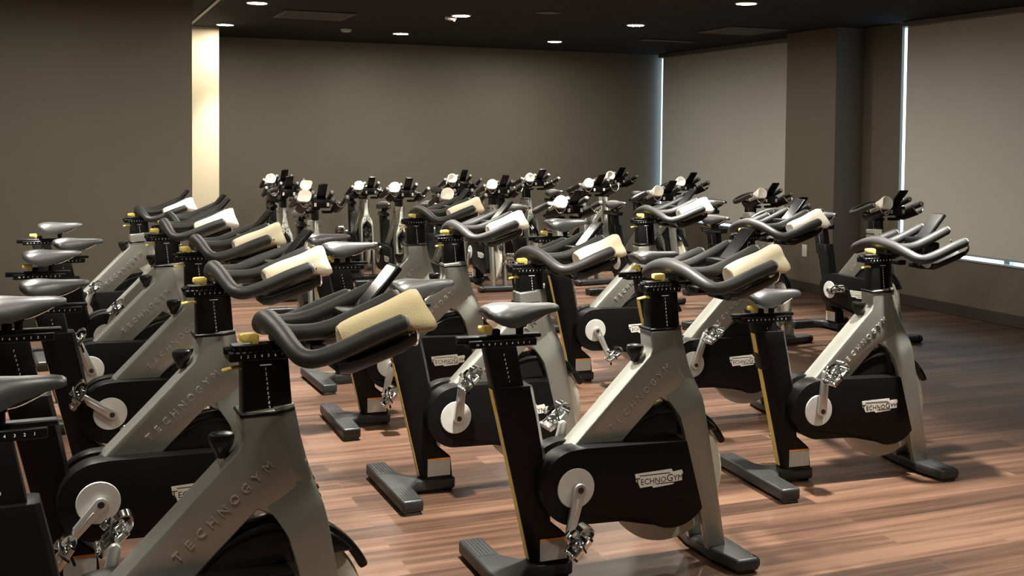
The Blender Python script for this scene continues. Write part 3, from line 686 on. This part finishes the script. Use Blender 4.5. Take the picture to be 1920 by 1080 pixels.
# outlet on the column
root = bpy.data.objects.new('wall_outlet', None); col.objects.link(root); root.matrix_world = ROOM @ Matrix.Translation((6.87, 9.2, .41))
root['label'] = 'beige wall outlet low on the brown column'; root['category'] = 'outlet'
bm = bmesh.new(); box(bm, -.006, 0, -.038, .038, -.06, .06, .003, 2); o = bpy.data.objects.new('cover_plate', finish(bm, 'cover_plate', 'outlet')); col.objects.link(o); o.parent = root
for zz in (-.022, .022):
    bm = bmesh.new(); box(bm, -.008, -.005, -.016, .016, zz - .014, zz + .014, .002, 1); o = bpy.data.objects.new('socket', finish(bm, 'socket', 'whitep')); col.objects.link(o); o.parent = root
# ceiling trim rail, vents, sensors
bm = bmesh.new(); box(bm, 1.145, 1.175, 3.0, 11.64, CH - .012, CH); room_obj('trim_1', bm, 'trimc')
def vent(s, t, w, label, name='ceiling_vent', l=None):
    l = l or w
    root = bpy.data.objects.new(name, None); col.objects.link(root); root.matrix_world = ROOM @ Matrix.Translation((s, t, CH)); root['label'] = label; root['category'] = 'vent'
    bm = bmesh.new()
    for a in (-1, 1):
        box(bm, a * w - .02, a * w + .02, -l - .02, l + .02, -.012, 0, .002, 1); box(bm, -w + .02, w - .02, a * l - .02, a * l + .02, -.012, 0, .002, 1)
    o = bpy.data.objects.new('vent_frame', finish(bm, 'vent_frame', 'grille')); col.objects.link(o); o.parent = root
    bm = bmesh.new(); n = max(2, int(2 * l / .06))
    for k in range(n):
        y = -l + .02 + (2 * l - .04) * (k + .5) / n; hexa(bm, [(-w, y - .02, -.002), (w, y - .02, -.002), (w, y - .016, -.0), (-w, y - .016, 0)], [(-w, y + .012, -.012), (w, y + .012, -.012), (w, y + .016, -.010), (-w, y + .016, -.010)])
    o = bpy.data.objects.new('vent_louvres', finish(bm, 'vent_louvres', 'grille')); col.objects.link(o); o.parent = root
def to_room(x, y): return (x * E1.x + y * E1.y, x * E2.x + y * E2.y)
vent(*to_room(2.27, 11.14), .30, 'square ceiling vent near the head of the first blind')
vent(*to_room(-1.80, 10.10), .30, 'square ceiling vent between the two left ceiling lights and the middle ones')
vent(*to_room(1.70, 12.30), .30, 'slim ceiling vent slot above the back right corner', l=.05)
def dome(x, y, r, label, name, cat, led=False):
    s, t = to_room(x, y); root = bpy.data.objects.new(name, None); col.objects.link(root); root.matrix_world = ROOM @ Matrix.Translation((s, t, CH)); root['label'] = label; root['category'] = cat
    bm = bmesh.new(); lathe(bm, [(r, 0), (r, -.012), (r * .9, -.022), (r * .5, -.03), (.004, -.032)], 24, 'z'); o = bpy.data.objects.new('housing', finish(bm, 'housing', 'whitep')); col.objects.link(o); o.parent = root
    if led:
        bm = bmesh.new(); lathe(bm, [(.008, -.030), (.008, -.036), (.002, -.038)], 10, 'z', (r * .5, -r * .3, 0)); o = bpy.data.objects.new('indicator_light', finish(bm, 'indicator_light', 'led')); col.objects.link(o); o.parent = root
dome(-1.71, 11.42, .055, 'small pale ceiling sensor between the leftmost light and the middle of the back wall', 'ceiling_sensor', 'sensor')
dome(-.57, 10.18, .055, 'pale smoke alarm with a red indicator beside a ceiling light', 'smoke_alarm', 'smoke alarm', True)
def speaker(x, y, r, label):
    s, t = to_room(x, y); root = bpy.data.objects.new('ceiling_speaker', None); col.objects.link(root); root.matrix_world = ROOM @ Matrix.Translation((s, t, CH)); root['label'] = label; root['category'] = 'speaker'
    bm = bmesh.new(); lathe(bm, [(r, 0), (r, -.008), (r * .92, -.010), (r * .9, -.006)], 28, 'z'); o = bpy.data.objects.new('speaker_rim', finish(bm, 'speaker_rim', 'grille')); col.objects.link(o); o.parent = root
    bm = bmesh.new(); lathe(bm, [(r * .91, -.003), (r * .5, -.006), (.003, -.007)], 28, 'z'); o = bpy.data.objects.new('speaker_grille', finish(bm, 'speaker_grille', 'grille')); col.objects.link(o); o.parent = root
speaker(.30, 9.72, .11, 'round dark ceiling speaker between the middle lights')

# ------------------------------------------------------------------ downlights
bmr = bmesh.new(); lathe(bmr, [(.088, 0), (.092, -.004), (.088, -.010), (.078, -.011), (.074, -.004)], 32, 'z'); RIM = finish(bmr, 'trim_ring', 'whitep')
bml = bmesh.new(); lathe(bml, [(.076, -.005), (.06, -.008), (.02, -.0095), (.003, -.0097)], 32, 'z'); LENS = finish(bml, 'lens', 'lamp')
LIGHTS = [
 (1.48, 11.27, 'ceiling downlight before the cream strip wall', .45), (1.48, 9.32, 'second ceiling downlight from the cream strip wall, cut by the top edge', 1),
 (3.30, 11.37, 'small ceiling downlight above the left half of the back wall', 1), (3.30, 9.45, 'ceiling downlight beside the red-lit smoke alarm', 1),
 (5.12, 11.47, 'small ceiling downlight above the right half of the back wall', 1), (5.07, 9.47, 'ceiling downlight left of the first blind, second from the back corner', 1), (5.05, 7.58, 'ceiling downlight at the top edge before the brown column', 1)]
for s in (-.33, 1.48, 3.3):
    for t in (7.5, 5.6, 3.75, 1.85): LIGHTS.append((s, t, None, (1.5 if t > 7 else .45) if s < 0 or t < 2 else 1))
POWER, SPOT = 300.0, 65
for (s, t, lab, k) in LIGHTS:
    root = bpy.data.objects.new('ceiling_downlight', None); col.objects.link(root); root.matrix_world = ROOM @ Matrix.Translation((s, t, CH))
    root['label'] = lab or 'ceiling downlight above the front rows of bikes, out of view'; root['category'] = 'ceiling light'; root['group'] = 'round ceiling downlights'
    for nm, me in (('trim_ring', RIM), ('lens', LENS)):
        o = bpy.data.objects.new(nm, me); col.objects.link(o); o.parent = root
    ld = bpy.data.lights.new('downlight_lamp', 'SPOT'); ld.energy = POWER * k; ld.color = (1, .96, .89); ld.spot_size = rad(SPOT); ld.spot_blend = 1.0; ld.shadow_soft_size = .05
    lo = bpy.data.objects.new('downlight_lamp', ld); col.objects.link(lo); lo.matrix_world = ROOM @ Matrix.Translation((s, t, CH - .03))

# ------------------------------------------------------------------ daylight outside
w = bpy.data.worlds.new('daylight'); scene.world = w; w.use_nodes = True
bg = w.node_tree.nodes['Background']; bg.inputs['Color'].default_value = (.62, .83, 1, 1); bg.inputs['Strength'].default_value = 1.0

vs = scene.view_settings
scene.display_settings.display_device = 'sRGB'
vs.view_transform = 'Standard'; vs.look = 'None'; vs.exposure = 2.05; vs.gamma = 1.0; vs.use_curve_mapping = False
